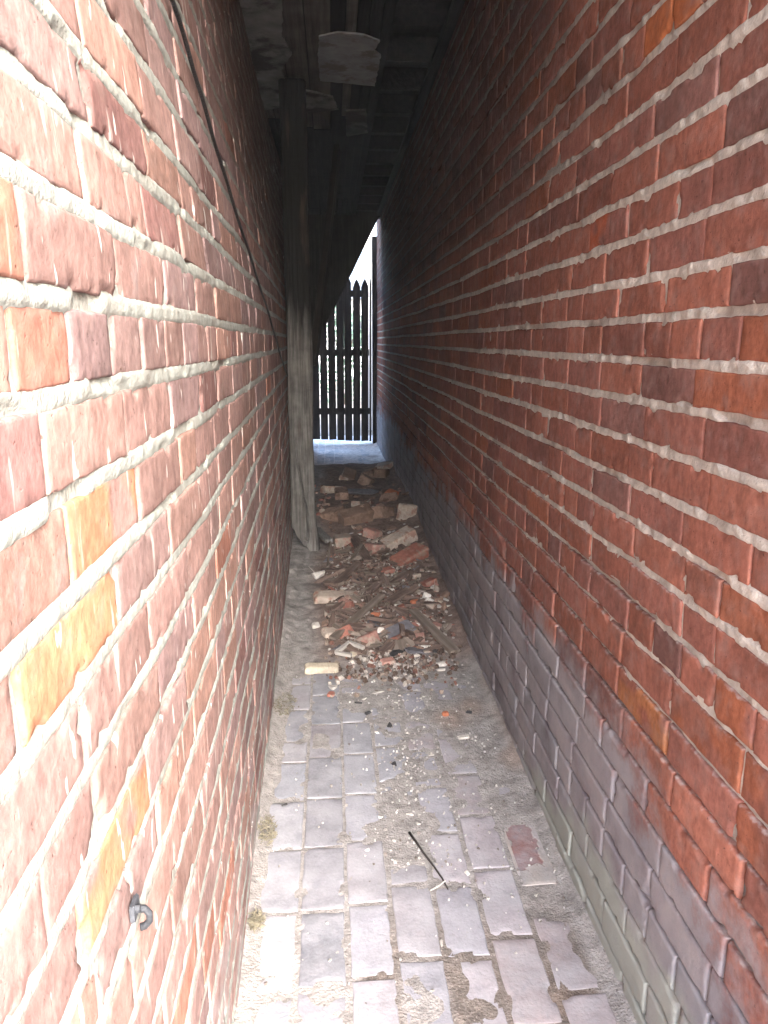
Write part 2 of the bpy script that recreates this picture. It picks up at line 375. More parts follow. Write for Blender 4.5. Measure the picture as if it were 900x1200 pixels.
    S.grid(P, flip, mat=1, tint=tint, wear=wear)
    # the body of the wall behind the facing, with its reveal at the street
    if left: S.box(-3.2, -.43, MOUTH, DECK, -.3, 2.94, mat=0, tint=(.25, .09, .06)); None; S.box(-.43, -.222, MOUTH, MOUTH + .03, -.3, 2.7, mat=0, tint=(.25, .09, .06))
    else: S.box(.575, 4.2, MOUTH, DECK, -.3, 2.94, mat=0, tint=(.25, .09, .06)); S.box(.575, .85, DECK, FAR, -.3, 2.6, mat=0, tint=(.25, .09, .06))
    return S.build('brick_wall', [M_BRICK, M_MORTAR])
wl = tag(make_wall(-1), 'sunlit pinkish brick wall with thick pale mortar beds and a black cable', 'wall')
wr_ = tag(make_wall(1), 'red brick wall turning grey and green towards the ground, facing the cable wall', 'wall')

# ------------------------------------------------------------------ ground
def mound(x, y):
    x = np.asarray(x, float); y = np.asarray(y, float)
    m = .035 * sstep(2.55, 3.2, y) + (.05 * sstep(3.5, 4.9, y) + .03 * np.exp(-((y - 5.0) / .6) ** 2)) + .03 * sstep(6.2, 7.6, y)
    m = m * (1 - sstep(6.7, 7.6, y))
    m = m * (.55 + .45 * sstep(-.15, .15, x + .12 * sstep(4.3, 4.9, y) * 3)) + .018 * sstep(.3, .5, x) * sstep(3.0, 4.0, y) * (1 - sstep(6.9, 7.7, y))
    return m + (.022 * fbm(x * 5, y * 5, 2.0, 3) + .008 * fbm(x * 25, y * 25, 3.0, 2)) * sstep(2.5, 3.1, y) * (1 - sstep(7.1, 7.8, y))
S = Soup(); pr = random.Random(77)
colx = [-.292, -.19, -.089, .015, .112, .212, .31, .412, .512, .61]
def paver(x0, x1, y0, y1, tint, wb=0, wr=0, drop=0):
    rr = .0032; near = y0 < 2.6
    n = 10 if near else 4
    def lin(a, b, m): return np.concatenate([[a, a, a + rr * .3, a + rr], np.linspace(a + rr, b - rr, m + 2)[1:-1], [b - rr, b - rr * .3, b, b]])
    X, Y = np.meshgrid(lin(x0, x1, n), lin(y0, y1, int(n * 1.6)), indexing='ij')
    e0 = np.minimum(np.minimum(X - x0, x1 - X), np.minimum(Y - y0, y1 - Y)); e = np.clip(e0, 0, rr) / rr
    Z = pr.uniform(-.0012, .0012) - drop - rr * .8 * (1 - np.sqrt(np.clip(1 - (1 - e) ** 2, 0, 1))) + pr.uniform(-.01, .01) * (X - x0) + pr.uniform(-.006, .006) * (Y - y0)
    Z = Z + .0022 * fbm(X * 22, Y * 22, 4.0) - .006 * sstep(.2, .5, fbm(X * 26, Y * 26, 9.0)) * (1 - sstep(.003, .016, e0))
    Xw = X + .0014 * vnoise(X * 40, Y * 40, 1.0); Yw = Y + .0014 * vnoise(X * 40, Y * 40, 5.0)
    Z[0], Z[-1], Z[:, 0], Z[:, -1] = -.03, -.03, -.03, -.03
    S.grid(np.stack([Xw, Yw, Z], -1), False, mat=0, tint=tint, wear=(wr, 0, wb))
cool = [(.27, .263, .285), (.242, .24, .265), (.28, .26, .272), (.255, .252, .27), (.288, .27, .278), (.23, .234, .258)]
for ci in range(len(colx) - 1):
    x0, x1 = colx[ci], colx[ci + 1]
    y = MOUTH - .6 - pr.random() * .2
    while y < 9.75:
        L = pr.choice((.2, .205, .21, .19)) if not (ci == 1 and pr.random() < .35) else .12
        g = .006 if (ci >= 4 or y < 1.35) else .0035
        tn = np.array(pr.choice(cool)) * pr.uniform(.85, 1.15); wb = .12
        if ci >= 5: tn = np.array(pr.choice([(.33, .295, .305), (.295, .28, .305), (.33, .275, .27)])) * pr.uniform(.85, 1.1); wb = .22
        if ci == 2: tn = tn * (.84, .83, .83)
        if ci == 1 and y < 1.5: wb = .25
        if y > 7: tn = np.array((.78, .75, .72))  # pavers near the gate whitened to paint in daylight from the yard
        if y < 1.668 and y + L > 1.444 and ci == 7: pass
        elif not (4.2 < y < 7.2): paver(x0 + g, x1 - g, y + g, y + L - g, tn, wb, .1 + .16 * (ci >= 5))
        y += L
# one worn brick whose dusty skin has flaked off in the middle (red core)
paver(.418, .508, 1.447, 1.665, (.42, .36, .31), .2, .3)
S.v[-1][:, 2] -= .0
xs, ys = np.linspace(.424, .502, 60), np.linspace(1.453, 1.659, 140); X, Y = np.meshgrid(xs, ys, indexing='ij')
q = np.maximum(np.abs((X - .456) / .042), np.abs((Y - 1.575) / .1)) + .45 * fbm(X * 42, Y * 42, 6.0, 4)
core_ = (1 - sstep(.74, .8, q))[..., None]
S.grid(np.stack([X, Y, .0042 - .0016 * core_[..., 0] + .0006 * fbm(X * 60, Y * 60, 2.0)], -1), False, mat=0, tint=np.array((.37, .325, .285)) * (1 - core_) + np.array((.21, .085, .07)) * core_, wear=np.concatenate([.35 * (1 - core_), 0 * core_, .1 * (1 - core_)], -1))
S.box(-.9, 1.6, MOUTH - .7, 9.75, -.05, -.02, mat=0, tint=(.25, .22, .2))
tag(S.build('pavement', [M_PAVER]), kind='structure')

# dirt in the joints, along the walls, and heaped under the rubble
def dirt_film(x, y):
    right = sstep(.24, .46, x) * sstep(1.4, 1.8, y) * .52 + sstep(.46, .54, x) * .5
    leftedge = (1 - sstep(-.195, -.15, x)) * .85
    mid = np.exp(-((x - .20) / .07) ** 2) * sstep(1.3, 1.5, y) * .28 + np.exp(-((x - .17) / .085) ** 2) * sstep(2.0, 2.6, y) * .5
    patch = np.exp(-((x - .155) / .06) ** 2 - ((y - 1.16) / .13) ** 2) * .42 + np.exp(-((x - .4) / .12) ** 2 - ((y - 2.35) / .4) ** 2) * .5
    pil = sstep(2.4, 2.95, y) * (.25 + .85 * sstep(-.14, .03, x)) * (1 - sstep(6.9, 7.4, y))
    return np.maximum.reduce([right, leftedge, mid, patch, pil])
cols = [MOUTH - .6]
while cols[-1] < 9.8: cols.append(cols[-1] + (.0065 if cols[-1] < 2.6 else .010 if cols[-1] < 5 else .025))
X, Y = np.meshgrid(np.linspace(-.34, .62, 170), np.array(cols), indexing='ij')
film = dirt_film(X, Y)
Zd = -.0015 + .0018 * fbm(X * 16, Y * 16, 1.0) + film * .0072 + (.0042 * fbm(X * 13, Y * 13, 5.0, 4)) * np.clip(film * 1.6, .15, 1) + mound(X, Y)
Zd = Zd + .02 * (1 - sstep(-.225, -.175, X + .0 * Y)) * (.3 + .7 * sstep(-.2, .4, fbm(X * 3, Y * 4, 12.0)))+ .016 * sstep(.505, .55, X) * (.3 + .7 * sstep(-.3, .4, fbm(X * 3, Y * 4, 14.0)))
lightd = np.array((.325, .30, .28)); darkd = np.array((.23, .165, .135)); red = np.array((.33, .235, .18))
pile = (sstep(2.5, 2.85, Y + .25 * fbm(X * 7, Y * 7, 4.4)) * sstep(-.16, -.02, X + .08 * fbm(Y * 6, X * 6, 2.2)) * (1 - sstep(6.9, 7.6, Y)))[..., None]
tn = lightd * (1 + 1.7 * sstep(6.9, 7.8, Y))[..., None] * (1 - pile) + (darkd * (1 - .0 * pile)) * pile  # dirt towards the gate lightened, yard light put into its colour
tn = tn * (1 - (.6 * sstep(.0, .35, fbm(X * 5, Y * 4, 8.8)) * sstep(.2, .4, X) * (1 - pile[..., 0]))[..., None]) + red * (.6 * sstep(.0, .35, fbm(X * 5, Y * 4, 8.8)) * sstep(.2, .4, X) * (1 - pile[..., 0]))[..., None]
js = (1 - sstep(.1, .35, film)) * (1 - sstep(1.2, 1.5, Y)) * sstep(.02, .06, X)
tn = tn * (1 - .62 * js[..., None]) + np.array((.12, .085, .06)) * .62 * js[..., None]
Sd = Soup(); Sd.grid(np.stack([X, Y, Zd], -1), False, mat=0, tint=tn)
tag(Sd.build('dirt', [M_DIRT]), kind='stuff')
def gz(x, y): return float(max(0, mound(x, y)))
S = Soup(); S.box(-28, 28, 9.74, 44, -.12, -.012, mat=0); S.box(-28, 28, -26, MOUTH - .69, -.12, -.014, mat=1); S.box(-28, -.89, MOUTH - .7, 9.75, -.12, -.016, mat=0); S.box(1.59, 28, MOUTH - .7, 9.75, -.12, -.016, mat=0)
tag(S.build('ground', [M_EARTH, M_STREET], smooth=False), kind='structure')

# ------------------------------------------------------------------ ceiling
CZ = 2.51
S = Soup(); pr = random.Random(9)
S.box(-.8, .9, MOUTH, DECK, CZ + .16, 2.95, mat=1); S.box(-.6, .6, DECK - .012, DECK + .05, CZ - .02, 2.9, mat=1)                      # floor of the rooms above
x = -.42
while x < .27:
    w = pr.choice((.05, .06, .045)) if x > -.06 else .11
    y = MOUTH
    while y < DECK:
        L = pr.uniform(2.2, 3.4); e = min(y + L, DECK)
        z = CZ + pr.uniform(0, .006)
        S.box(x + .003, x + w - .003, y + .003, e - .003, z, z + .02, mat=0 if (e < 5.2 and x < .1) else 1); y = e  # far and right-hand boards take the wood with shade painted in
    x += w
yy = MOUTH + .02
while yy < DECK:                                                       # joists bared where the boards are gone
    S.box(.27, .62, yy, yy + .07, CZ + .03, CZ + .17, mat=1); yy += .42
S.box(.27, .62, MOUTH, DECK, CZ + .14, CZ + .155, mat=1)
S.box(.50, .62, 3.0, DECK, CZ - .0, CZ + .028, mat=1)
tag(S.build('ceiling', [M_CEILWOOD, M_SHADEWOOD], smooth=False), kind='structure')

def ragged_slab(outline, th, seed, z):
    bm = bmesh.new(); n = len(outline); pts = []
    for i in range(n):
        a, b = Vector(outline[i]), Vector(outline[(i + 1) % n]); m = max(2, int((b - a).length / .012))
        for j in range(m):
            p = a.lerp(b, j / m); q = p * 24
            pts.append(p + Vector((mnoise.noise((q.x, q.y, seed)), mnoise.noise((q.x, q.y, seed + 9)))) * .007)
    lo = [bm.verts.new((p.x, p.y, z - th)) for p in pts]; hi = [bm.verts.new((p.x, p.y, z)) for p in pts]
    bm.faces.new(lo[::-1]); bm.faces.new(hi)
    for i in range(len(pts)): j = (i + 1) % len(pts); bm.faces.new((lo[i], lo[j], hi[j], hi[i]))
    bmesh.ops.recalc_face_normals(bm, faces=bm.faces)
    return bm
tag(from_bm('plaster_patch', ragged_slab([(-.03, 3.60), (.05, 3.55), (.16, 3.57), (.235, 3.63), (.215, 3.74), (.25, 3.80), (.245, 4.22), (-.035, 4.16), (-.04, 3.85)], .007, 2, CZ), M_PLASTER),
    'whitish square plaster patch on the dark board ceiling', 'plaster patch')
tag(from_bm('plaster_remnant', ragged_slab([(-.40, 2.9), (-.19, 2.95), (-.17, 3.3), (-.19, 3.6), (-.16, 3.8), (-.22, 4.0), (-.20, 4.25), (.03, 4.4), (.06, 4.62), (-.1, 4.7), (-.26, 4.6), (-.42, 4.7)], .01, 5, CZ - .001), M_PLASTER_DK),
    'sooty ragged plaster left along the ceiling edge beside the cable wall', 'plaster patch')
tag(from_bm('plaster_remnant', ragged_slab([(.10, 4.65), (.22, 4.62), (.25, 5.1), (.12, 5.2)], .008, 8, CZ), M_PLASTER_DK),
    'small sooty plaster scrap on the ceiling beyond the whitish square patch', 'plaster patch')

# ------------------------------------------------------------------ post, brace, boarding
def post():
    bm = bmesh.new(); NR, NS = 210, 128; rings = []
    x0, x1, y0, y1 = -.240, -.108, 4.12, 4.25
    for i in range(NR):
        ring = []; u_ = (i / (NR - 1)) ** 1.5; z = .012 + 2.488 * u_
        for s in range(NS):
            t = s / NS * 4; sd = int(t); f = t - sd
            u, v = [(f, 0), (1, f), (1 - f, 1), (0, 1 - f)][sd]
            cx, cy = (u - .5) * 2, (v - .5) * 2
            q = (abs(cx) ** 7 + abs(cy) ** 7) ** (1 / 7); cx, cy = cx / q, cy / q
            fl = max(0, 1 - z / .34)
            hx = (x1 - x0) / 2; x = (x0 + x1) / 2 + cx * hx; y = (y0 + y1) / 2 + cy * (y1 - y0) / 2
            if cx > 0: x += fl ** 1.5 * .028 * (.6 + .4 * cx)
            x += .006 * mnoise.noise((0, 3, z * 2.2)) 
            g = mnoise.noise((x * 130, y * 130, z * 3)) * .004 + mnoise.noise((x * 50, y * 50, z * 4)) * .003 - .010 * max(0, mnoise.noise((x * 75, y * 75, z * 1.4)) - .35)
            nx, ny = cx / 1.0, cy / 1.0
            x += nx * g; y += ny * g
            # long shake in the face near the foot
            xc = -.165 + .02 * math.sin(z * 9) - .04 * (z - .1); d = abs(x - xc)
            if cy < -.8 and z < .62: y += .06 * max(0, 1 - d / .009) * max(0, min(1, (.62 - z) * 4)) * min(1, z * 8)
            if cy < -.8 and x > xc and z < .5: y += .018 * (1 - z / .5)
            zb = .012 + max(0, -.12 - x) * 1.5 + .02 * mnoise.noise((x * 45, y * 45, 2)) + .01 * mnoise.noise((x * 120, y * 120, 7))
            zz = zb + (2.5 - zb) * u_
            ring.append(bm.verts.new((x, y, zz)))
        rings.append(ring)
    for i in range(NR - 1):
        for s in range(NS): bm.faces.new((rings[i][s], rings[i][(s + 1) % NS], rings[i + 1][(s + 1) % NS], rings[i + 1][s]))
    bm.faces.new(rings[0][::-1]); bm.faces.new(rings[-1])
    return bm
tag(from_bm('timber_post', post(), M_POST_SHADED, smooth=True), 'grey weathered timber post with split foot and top painted dark as shade against the brick wall', 'post')
def plank(L, w, t, seed, bend=.0, taper=0.0, ragged=.02):
    bm = bmesh.new(); n = 18; rings = []
    for i in range(n + 1):
        u = i / n; x = (u - .5) * L; sc_ = 1 - taper * abs(u - .5) * 2
        rg = []
        for (cy, cz) in ((-1, -1), (0, -1), (1, -1), (1, 1), (0, 1.0), (-1, 1)):
            nn = mnoise.noise((x * 9, cy * 3 + seed, cz * 2)); xx = x
            if i in (0, n): xx += ragged * mnoise.noise((cy * 2.3 + seed, cz, i))
            rg.append(bm.verts.new((xx, cy * w / 2 * sc_ + nn * w * .06, cz * t / 2 + nn * t * .12 + bend * math.sin(u * math.pi))))
        rings.append(rg)
    for i in range(n):
        for k_ in range(6): bm.faces.new((rings[i][k_], rings[i][(k_ + 1) % 6], rings[i + 1][(k_ + 1) % 6], rings[i + 1][k_]))
    bm.faces.new(rings[0][::-1]); bm.faces.new(rings[-1]); bmesh.ops.recalc_face_normals(bm, faces=bm.faces)
    return bm
def along(o, a, b, roll=0):
    a, b = Vector(a), Vector(b); o.location = (a + b) / 2
    o.rotation_mode = 'QUATERNION'; o.rotation_quaternion = (b - a).to_track_quat('X', 'Z') @ Euler((roll, 0, 0)).to_quaternion()
    return o
o = from_bm('timber_brace', plank(1.58, .07, .035, 3), wood_mat('brown_brace_timber', (.022, .018, .015), (.012, .01, .009), (.034, .028, .024), 'x'))
along(o, (-.10, 4.3, 1.10), (.06, 5.15, 2.42), R(90)); tag(o, 'brown diagonal timber brace rising from the grey post into the dark', 'brace')
# boarding that closes the far end of the passage above a slanting edge
t = empty('plank_partition', (0, 8.3, 0), 'blackened boarding with slanting lower edge above the picket gate', 'partition')
def edge_z(x): return 1.06 + (2.485 - 1.06) * ((x + .215) / .71) ** .94 if x > -.215 else 1.06 - (-.215 - x) * 1.2
pr = random.Random(2); x = -.34
while x < .50:
    w = min(pr.uniform(.085, .11), .505 - x); bm = bmesh.new(); d = pr.uniform(0, .006)
    ze0, ze1 = edge_z(x) + pr.uniform(-.008, .008), edge_z(x + w) + pr.uniform(-.008, .008)
    d = .006 * (len(t.children) % 2)
    v = [bm.verts.new(p) for p in [(x + .001, d, ze0), (x + w - .001, d, ze1), (x + w - .001, d, 2.56), (x + .001, d, 2.56)]]
    v2 = [bm.verts.new((p.co.x, d + .022, p.co.z)) for p in v]
    bm.faces.new(v); bm.faces.new(v2[::-1])
    for i in range(4): bm.faces.new((v[(i + 1) % 4], v[i], v2[i], v2[(i + 1) % 4]))
    bmesh.ops.recalc_face_normals(bm, faces=bm.faces)
    from_bm('board', bm, M_DARKWOOD, t); x += w - .004
o = from_bm('batten', plank(1.6, .07, .04, 9), M_DARKWOOD, t); along(o, (-.25, .045, 1.08), (.50, .045, 2.53), R(90))

# ------------------------------------------------------------------ gate and what stands behind it
GY = 9.03
g = empty('picket_gate', (.1, GY, .08), 'dark wooden picket gate closing the far end of the passage', 'gate')
px = -.335; pr = random.Random(6); tops = {}
while px < .45:
    w = .0875 + pr.uniform(-.002, .002)
    if px + w > .474: w = .474 - px
    bm = bmesh.new(); h = 1.95 + pr.uniform(-.05, .04); sl = .016 * pr.uniform(-1, 1); b0 = .065 - .05 * (px + .3)
    prof = [(0, b0), (w, b0 + pr.uniform(-.008, .008)), (w, h - .09), (w * .80, h - .045), (w * .55, h - .005), (w * .45, h - .005), (w * .18, h - .05), (0, h - .10)]
    v = [bm.verts.new((px + a + sl * b * .4, -.012, b)) for a, b in prof]; v2 = [bm.verts.new((q.co.x, .008, q.co.z)) for q in v]
    bm.faces.new(v); bm.faces.new(v2[::-1])
    for i in range(len(v)): j = (i + 1) % len(v); bm.faces.new((v[j], v[i], v2[i], v2[j]))
    bmesh.ops.recalc_face_normals(bm, faces=bm.faces)
    o = from_bm('picket', bm, M_DARKWOOD, g); o.location = (-.1, 0, -.08)
    px += .0985 + pr.uniform(-.002, .002)
for z in (1.765, 1.09, .395):
    bm = bmesh.new(); bmesh.ops.create_cube(bm, size=1, matrix=Matrix.Translation((.06, .032, z)) @ Matrix.Diagonal((.78, .045, .075, 1))); bmesh.ops.bevel(bm, geom=bm.edges, offset=.004)
    o = from_bm('rail', bm, M_DARKWOOD, g); o.location = (-.1, 0, -.08)
bm = bmesh.new(); bmesh.ops.create_cube(bm, size=1, matrix=Matrix.Translation((.523, 9.06, 1.2)) @ Matrix.Diagonal((.07, .08, 2.4, 1))); bmesh.ops.bevel(bm, geom=bm.edges, offset=.006)
tag(from_bm('gate_post', bm, M_DARKWOOD), 'dark square gate post between the pickets and the red wall', 'post')
bm = bmesh.new(); bmesh.ops.create_cube(bm, size=1, matrix=Matrix.Translation((.52, 10.5, 1.9)) @ Matrix.Diagonal((.11, .11, 3.8, 1))); bmesh.ops.bevel(bm, geom=bm.edges, offset=.008)
bmesh.ops.create_cube(bm, size=1, matrix=Matrix.Translation((.52, 10.5, .1)) @ Matrix.Diagonal((.15, .15, .2, 1)))
tag(from_bm('porch_post', bm, M_WHITE), 'bright white upright post showing above and beside the picket gate', 'post')
# a house across the yard
hs = empty('house', (0, 24, 0), 'distant pale house with blue grey slate roof beyond the gate', 'house')
def box_bm(x0, x1, y0, y1, z0, z1):
    bm = bmesh.new(); bmesh.ops.create_cube(bm, size=1, matrix=Matrix.Translation(((x0 + x1) / 2, (y0 + y1) / 2, (z0 + z1) / 2)) @ Matrix.Diagonal((x1 - x0, y1 - y0, z1 - z0, 1))); return bm
from_bm('wall', box_bm(-6, 6, 0, 7, 0, 2.6), M_SIDING, hs)
bm = bmesh.new(); v = [bm.verts.new(p) for p in [(-6.3, -.4, 2.5), (6.3, -.4, 2.5), (6.3, 3.5, 4.35), (-6.3, 3.5, 4.35), (-6.3, 7.4, 2.5), (6.3, 7.4, 2.5)]]
bm.faces.new((v[0], v[1], v[2], v[3])); bm.faces.new((v[3], v[2], v[5], v[4])); bm.faces.new((v[0], v[3], v[4])); bm.faces.new((v[1], v[5], v[2])); bm.faces.new((v[0], v[4], v[5], v[1]))
bmesh.ops.recalc_face_normals(bm, faces=bm.faces); from_bm('roof', bm, M_ROOF, hs)
for wx in (-1.2, .75, 2.6):
    w = from_bm('window', box_bm(wx - .45, wx + .45, -.03, .02, 1.0, 2.1), M_WHITE, hs); from_bm('pane', box_bm(wx - .37, wx + .37, -.045, -.031, 1.08, 2.02), M_WINDOW, w)
def shrub(x, y, h, seed, label):
    rr = random.Random(seed); t = empty('shrub', (x, y, 0), label, 'shrub'); bm = bmesh.new()
    for i in range(5): tube([(0, 0, -.01), (rr.uniform(-.15, .15), rr.uniform(-.15, .15), h * .45), (rr.uniform(-.4, .4), rr.uniform(-.3, .3), h * .8)], lambda u: .02 * (1 - .7 * u), 6, bm)
    from_bm('stem', bm, M_BARK, t)
    P, Q = [], []
    for i in range(1500):
        a = rr.uniform(0, 6.28); zz = rr.random() ** .7; rad = .62 * math.sin(math.pi * min(1, .15 + zz * .85)) ** .6 * math.sqrt(rr.random()) * (1 + .35 * math.sin(a * 3 + zz * 7))
        c = Vector((math.cos(a) * rad, math.sin(a) * rad, zz * h)); e = Euler((rr.uniform(0, 6), rr.uniform(0, 6), rr.uniform(0, 6))).to_matrix(); s = rr.uniform(.03, .055)
        for d in ((-s, 0, 0), (0, -s * .5, 0), (s, 0, 0), (0, s * .5, 0)): P.append(c + e @ Vector(d))
        Q.append([len(P) - 4, len(P) - 3, len(P) - 2, len(P) - 1])
    L = Soup(); L.add(np.array([tuple(p) for p in P]), Q); L.build('foliage', [M_LEAF], t)
shrub(.25, 15.0, 2.0, 4, 'leafy green shrub seen through the gaps of the picket gate')
shrub(-.9, 16.0, 1.7, 5, 'lower green shrub half hidden behind the dark boarding')

# ------------------------------------------------------------------ cable, anchor, twig, moss
pts = []
for (y, z) in [(.95, 1.79), (1.249, 1.709), (1.4, 1.665), (1.55, 1.612), (1.8, 1.535), (2.141, 1.442), (2.6, 1.33), (3.0, 1.235), (3.371, 1.16), (3.9, 1.07), (4.1, 1.04)]:
    pts.append((float(XL(y, z)) + .0105, y, z))
fine_pts = []
for a, b in zip(pts[:-1], pts[1:]):
    for j in range(6): fine_pts.append(tuple(Vector(a).lerp(Vector(b), j / 6) + Vector((0, 0, .003 * math.sin(len(fine_pts) * .9)))))
fine_pts.append(pts[-1])
tag(from_bm('cable', tube(fine_pts, .0037, 8), M_CABLE, smooth=True), 'thin black cable sagging down along the pale jointed brick wall', 'cable')
ay, az = .604, .70; ax = float(XL(ay, az))
a = empty('wall_anchor', (ax + .004, ay, az), 'small grey metal anchor hook fixed low in the sunlit wall', 'anchor')
a.scale = (.72, .72, .85)
bm = bmesh.new(); bmesh.ops.create_cube(bm, size=1, matrix=Matrix.Translation((.003, 0, .008)) @ Matrix.Diagonal((.006, .026, .02, 1))); bmesh.ops.bevel(bm, geom=bm.edges, offset=.002, segments=2)
from_bm('plate', bm, M_STEEL, a)
from_bm('hook', tube([(.004, 0, .008), (.016, 0, .007), (.021, .001, .0), (.02, .002, -.01), (.014, .002, -.016), (.008, .001, -.017)], .0045, 10), M_STEEL, a, True)
from_bm('bolt', tube([(.004, -.006, .012), (.012, -.006, .012)], .005, 6), M_STEEL, a)
tw = [(.178, 1.642), (.19, 1.60), (.205, 1.565), (.222, 1.52), (.236, 1.475), (.247, 1.437)]
tag(from_bm('twig', tube([(x + .002 * math.sin(i * 2.1), y, .008 + .002 * math.sin(i * 1.3)) for i, (x, y) in enumerate(tw)], lambda u: .0032 - .0014 * u, 6), M_TWIG, smooth=True), 'thin dark bent twig lying on the brick paving', 'twig')
tag(from_bm('straw', tube([(.205, 1.436, .008), (.225, 1.447, .009), (.243, 1.462, .010)], .0018, 6), M_CHIP), 'short pale straw beside the tip of the dark twig', 'straw')
def tuft(x, y, s, seed, label):
    rr = random.Random(seed); P, Q = [], []
    for i in range(190):
        a = rr.uniform(0, 6.28); r = s * math.sqrt(rr.random()); c = Vector((r * math.cos(a) * .6, r * math.sin(a) * 1.3, rr.random() * .012))
        d = Vector((rr.uniform(-1, 1), rr.uniform(-1, 1), rr.uniform(.0, .5))).normalized() * rr.uniform(.005, .015); w = d.orthogonal().normalized() * .0016
        P += [c - w, c + w, c + d + w * .3, c + d - w * .3]; Q.append([len(P) - 4, len(P) - 3, len(P) - 2, len(P) - 1])
    L = Soup(); L.add(np.array([tuple(p) for p in P]), Q); o = L.build('moss_tuft', [M_MOSS]); o.location = (x, y, .012); tag(o, label, 'moss', 'moss tufts along the foot of the sunlit wall')
tuft(-.175, 2.33, .06, 1, 'moss tuft at the wall foot level with the first rubble'); tuft(-.18, 1.66, .04, 2, 'dry moss tuft at the wall foot in line with the dark twig')
tuft(-.178, 1.36, .022, 3, 'nearest small dry moss tuft at the foot of the sunlit wall')

# ------------------------------------------------------------------ rubble
def cam_basis():
    p = math.atan(200 / 870); s = math.atan(62 / 870 * math.cos(p))
    return p, s
PITCH, YAW = cam_basis()
FW = Vector((math.sin(YAW) * math.cos(PITCH), math.cos(YAW) * math.cos(PITCH), -math.sin(PITCH))); RT = Vector((math.cos(YAW), -math.sin(YAW), 0)); UP = RT.cross(FW)
def at(px, py):                                       # where the sight line through a photo pixel meets the ground
    d = FW * 870 + RT * (px - 450) - UP * (py - 600); z = 0.0
    for i in range(12):
        t = (z - H) / d.z; q = d * t; z = gz(q.x, q.y)
    return q.x, q.y, z
def hull(sx, sy, sz, seed, n=14, flat=False):
    rr = random.Random(seed); bm = bmesh.new()
    for i in range(n):
        v = Vector((rr.uniform(-1, 1), rr.uniform(-1, 1), rr.uniform(-1, 1))); m = max(abs(v.x), abs(v.y), abs(v.z)); v = v / m * rr.uniform(.8, 1)
        bm.verts.new((v.x * sx / 2, v.y * sy / 2, v.z * sz / 2))
    r = bmesh.ops.convex_hull(bm, input=bm.verts); bmesh.ops.delete(bm, geom=list({g for g in r['geom_interior'] + r['geom_unused'] if isinstance(g, bmesh.types.BMVert)}), context='VERTS')
    bmesh.ops.bevel(bm, geom=list(bm.edges), offset=min(sx, sy, sz) * .06, segments=1, affect='EDGES')
    return bm
def broken_brick(L, W, Hh, seed, cut=.0, rr=.008, rough=.0045):
    bm = bmesh.new(); bmesh.ops.create_cube(bm, size=1); bmesh.ops.subdivide_edges(bm, edges=bm.edges, cuts=9, use_grid_fill=True)
    for v in bm.verts:
        q = Vector((v.co.x * L, v.co.y * W, v.co.z * Hh)); i = Vector((max(-L / 2 + rr, min(L / 2 - rr, q.x)), max(-W / 2 + rr, min(W / 2 - rr, q.y)), max(-Hh / 2 + rr, min(Hh / 2 - rr, q.z))))
        d = q - i
        if d.length > 1e-6: q = i + d.normalized() * min(rr, d.length) if d.length > rr else q
        n = mnoise.fractal(q * 28 + Vector((seed * 3.1, 0, 0)), 1.0, 2.0, 3); c = mnoise.noise(q * 13 + Vector((0, seed * 1.7, 0)))
        q = q * (1 + rough / .05 * .35 * n) 
        lim = L / 2 - cut * L * (.6 + .5 * mnoise.noise((q.y * 16, q.z * 16, seed)) + .35 * c)
        if q.x > lim: q.x = lim + (q.x - lim) * .06
        if c > .35: q *= 1 - (c - .35) * .25
        v.co = q
    return bm
def place(o, px, py, size_z, rot=(0, 0, 0), lift=0):
    x, y, z = at(px, py); o.location = (x, y, z + size_z * .14 + lift * .8); o.rotation_euler = tuple(R(a) for a in rot); return o
G_B = 'broken bricks in the rubble'
def bb(px, py, L, W, Hh, mat, rot, label, cut=.12, seed=1, lift=0, rr=.010):
    o = place(from_bm('brick_fragment', broken_brick(L, W, Hh, seed, cut, rr), mat, smooth=False), px, py, Hh, rot, lift); tag(o, label, 'brick', G_B); return o
bb(395, 704, .225, .105, .06, M_FRAG_TAN, (8, 4, 4), 'large mortar coated brick with rounded end at the front edge of the rubble', .08, 3, rr=.028)
bb(378, 786, .135, .05, .04, M_FRAG_CREAM, (5, 2, 2), 'cream yellow brick sliver lying alone in front of the rubble', .1, 5, rr=.012)
bb(402, 640, .10, .105, .10, M_FRAG_TAN, (0, -4, 6), 'beige half brick standing upright beside the foot of the post', .05, 7)
bb(418, 612, .22, .11, .11, M_BROWN, (16, -9, 21), 'largest earthy brown brick block in the middle of the rubble', .12, 9, .02)
bb(392, 608, .15, .1, .09, M_BROWN, (18, -14, -38), 'earthy brown brick next to the shaft of the grey post', .15, 11, .01)
bb(447, 606, .19, .10, .08, M_BROWN, (-16, 14, 52), 'dusty brown brick lying right of the largest brown block', .15, 13, .02)
bb(459, 584, .09, .085, .07, M_FRAG_ORANGE, (10, 14, -28), 'bright orange brick end near the top of the heap by the red wall', .1, 15, .01)
bb(468, 641, .21, .10, .07, M_FRAG_TAN, (6, -20, 24), 'pale tan brick resting on a red one beside the red wall', .1, 17, .045)
bb(480, 657, .21, .10, .065, M_FRAG, (14, -18, 30), 'smooth dark red brick leaning against the foot of the red wall', .08, 19, .015)
bb(437, 629, .10, .09, .06, M_FRAG_PINK, (8, 12, 48), 'pink brick bat behind the pale tan brick', .2, 21, .01)
bb(440, 646, .10, .08, .06, M_FRAG_PINK, (-8, 10, 30), 'dusty pink brick bat in front of another pink one', .2, 23, .005)
bb(477, 606, .12, .07, .11, M_FRAG_TAN, (4, 10, 40), 'upright tan brick chunk pressed against the red wall', .2, 25, .02)
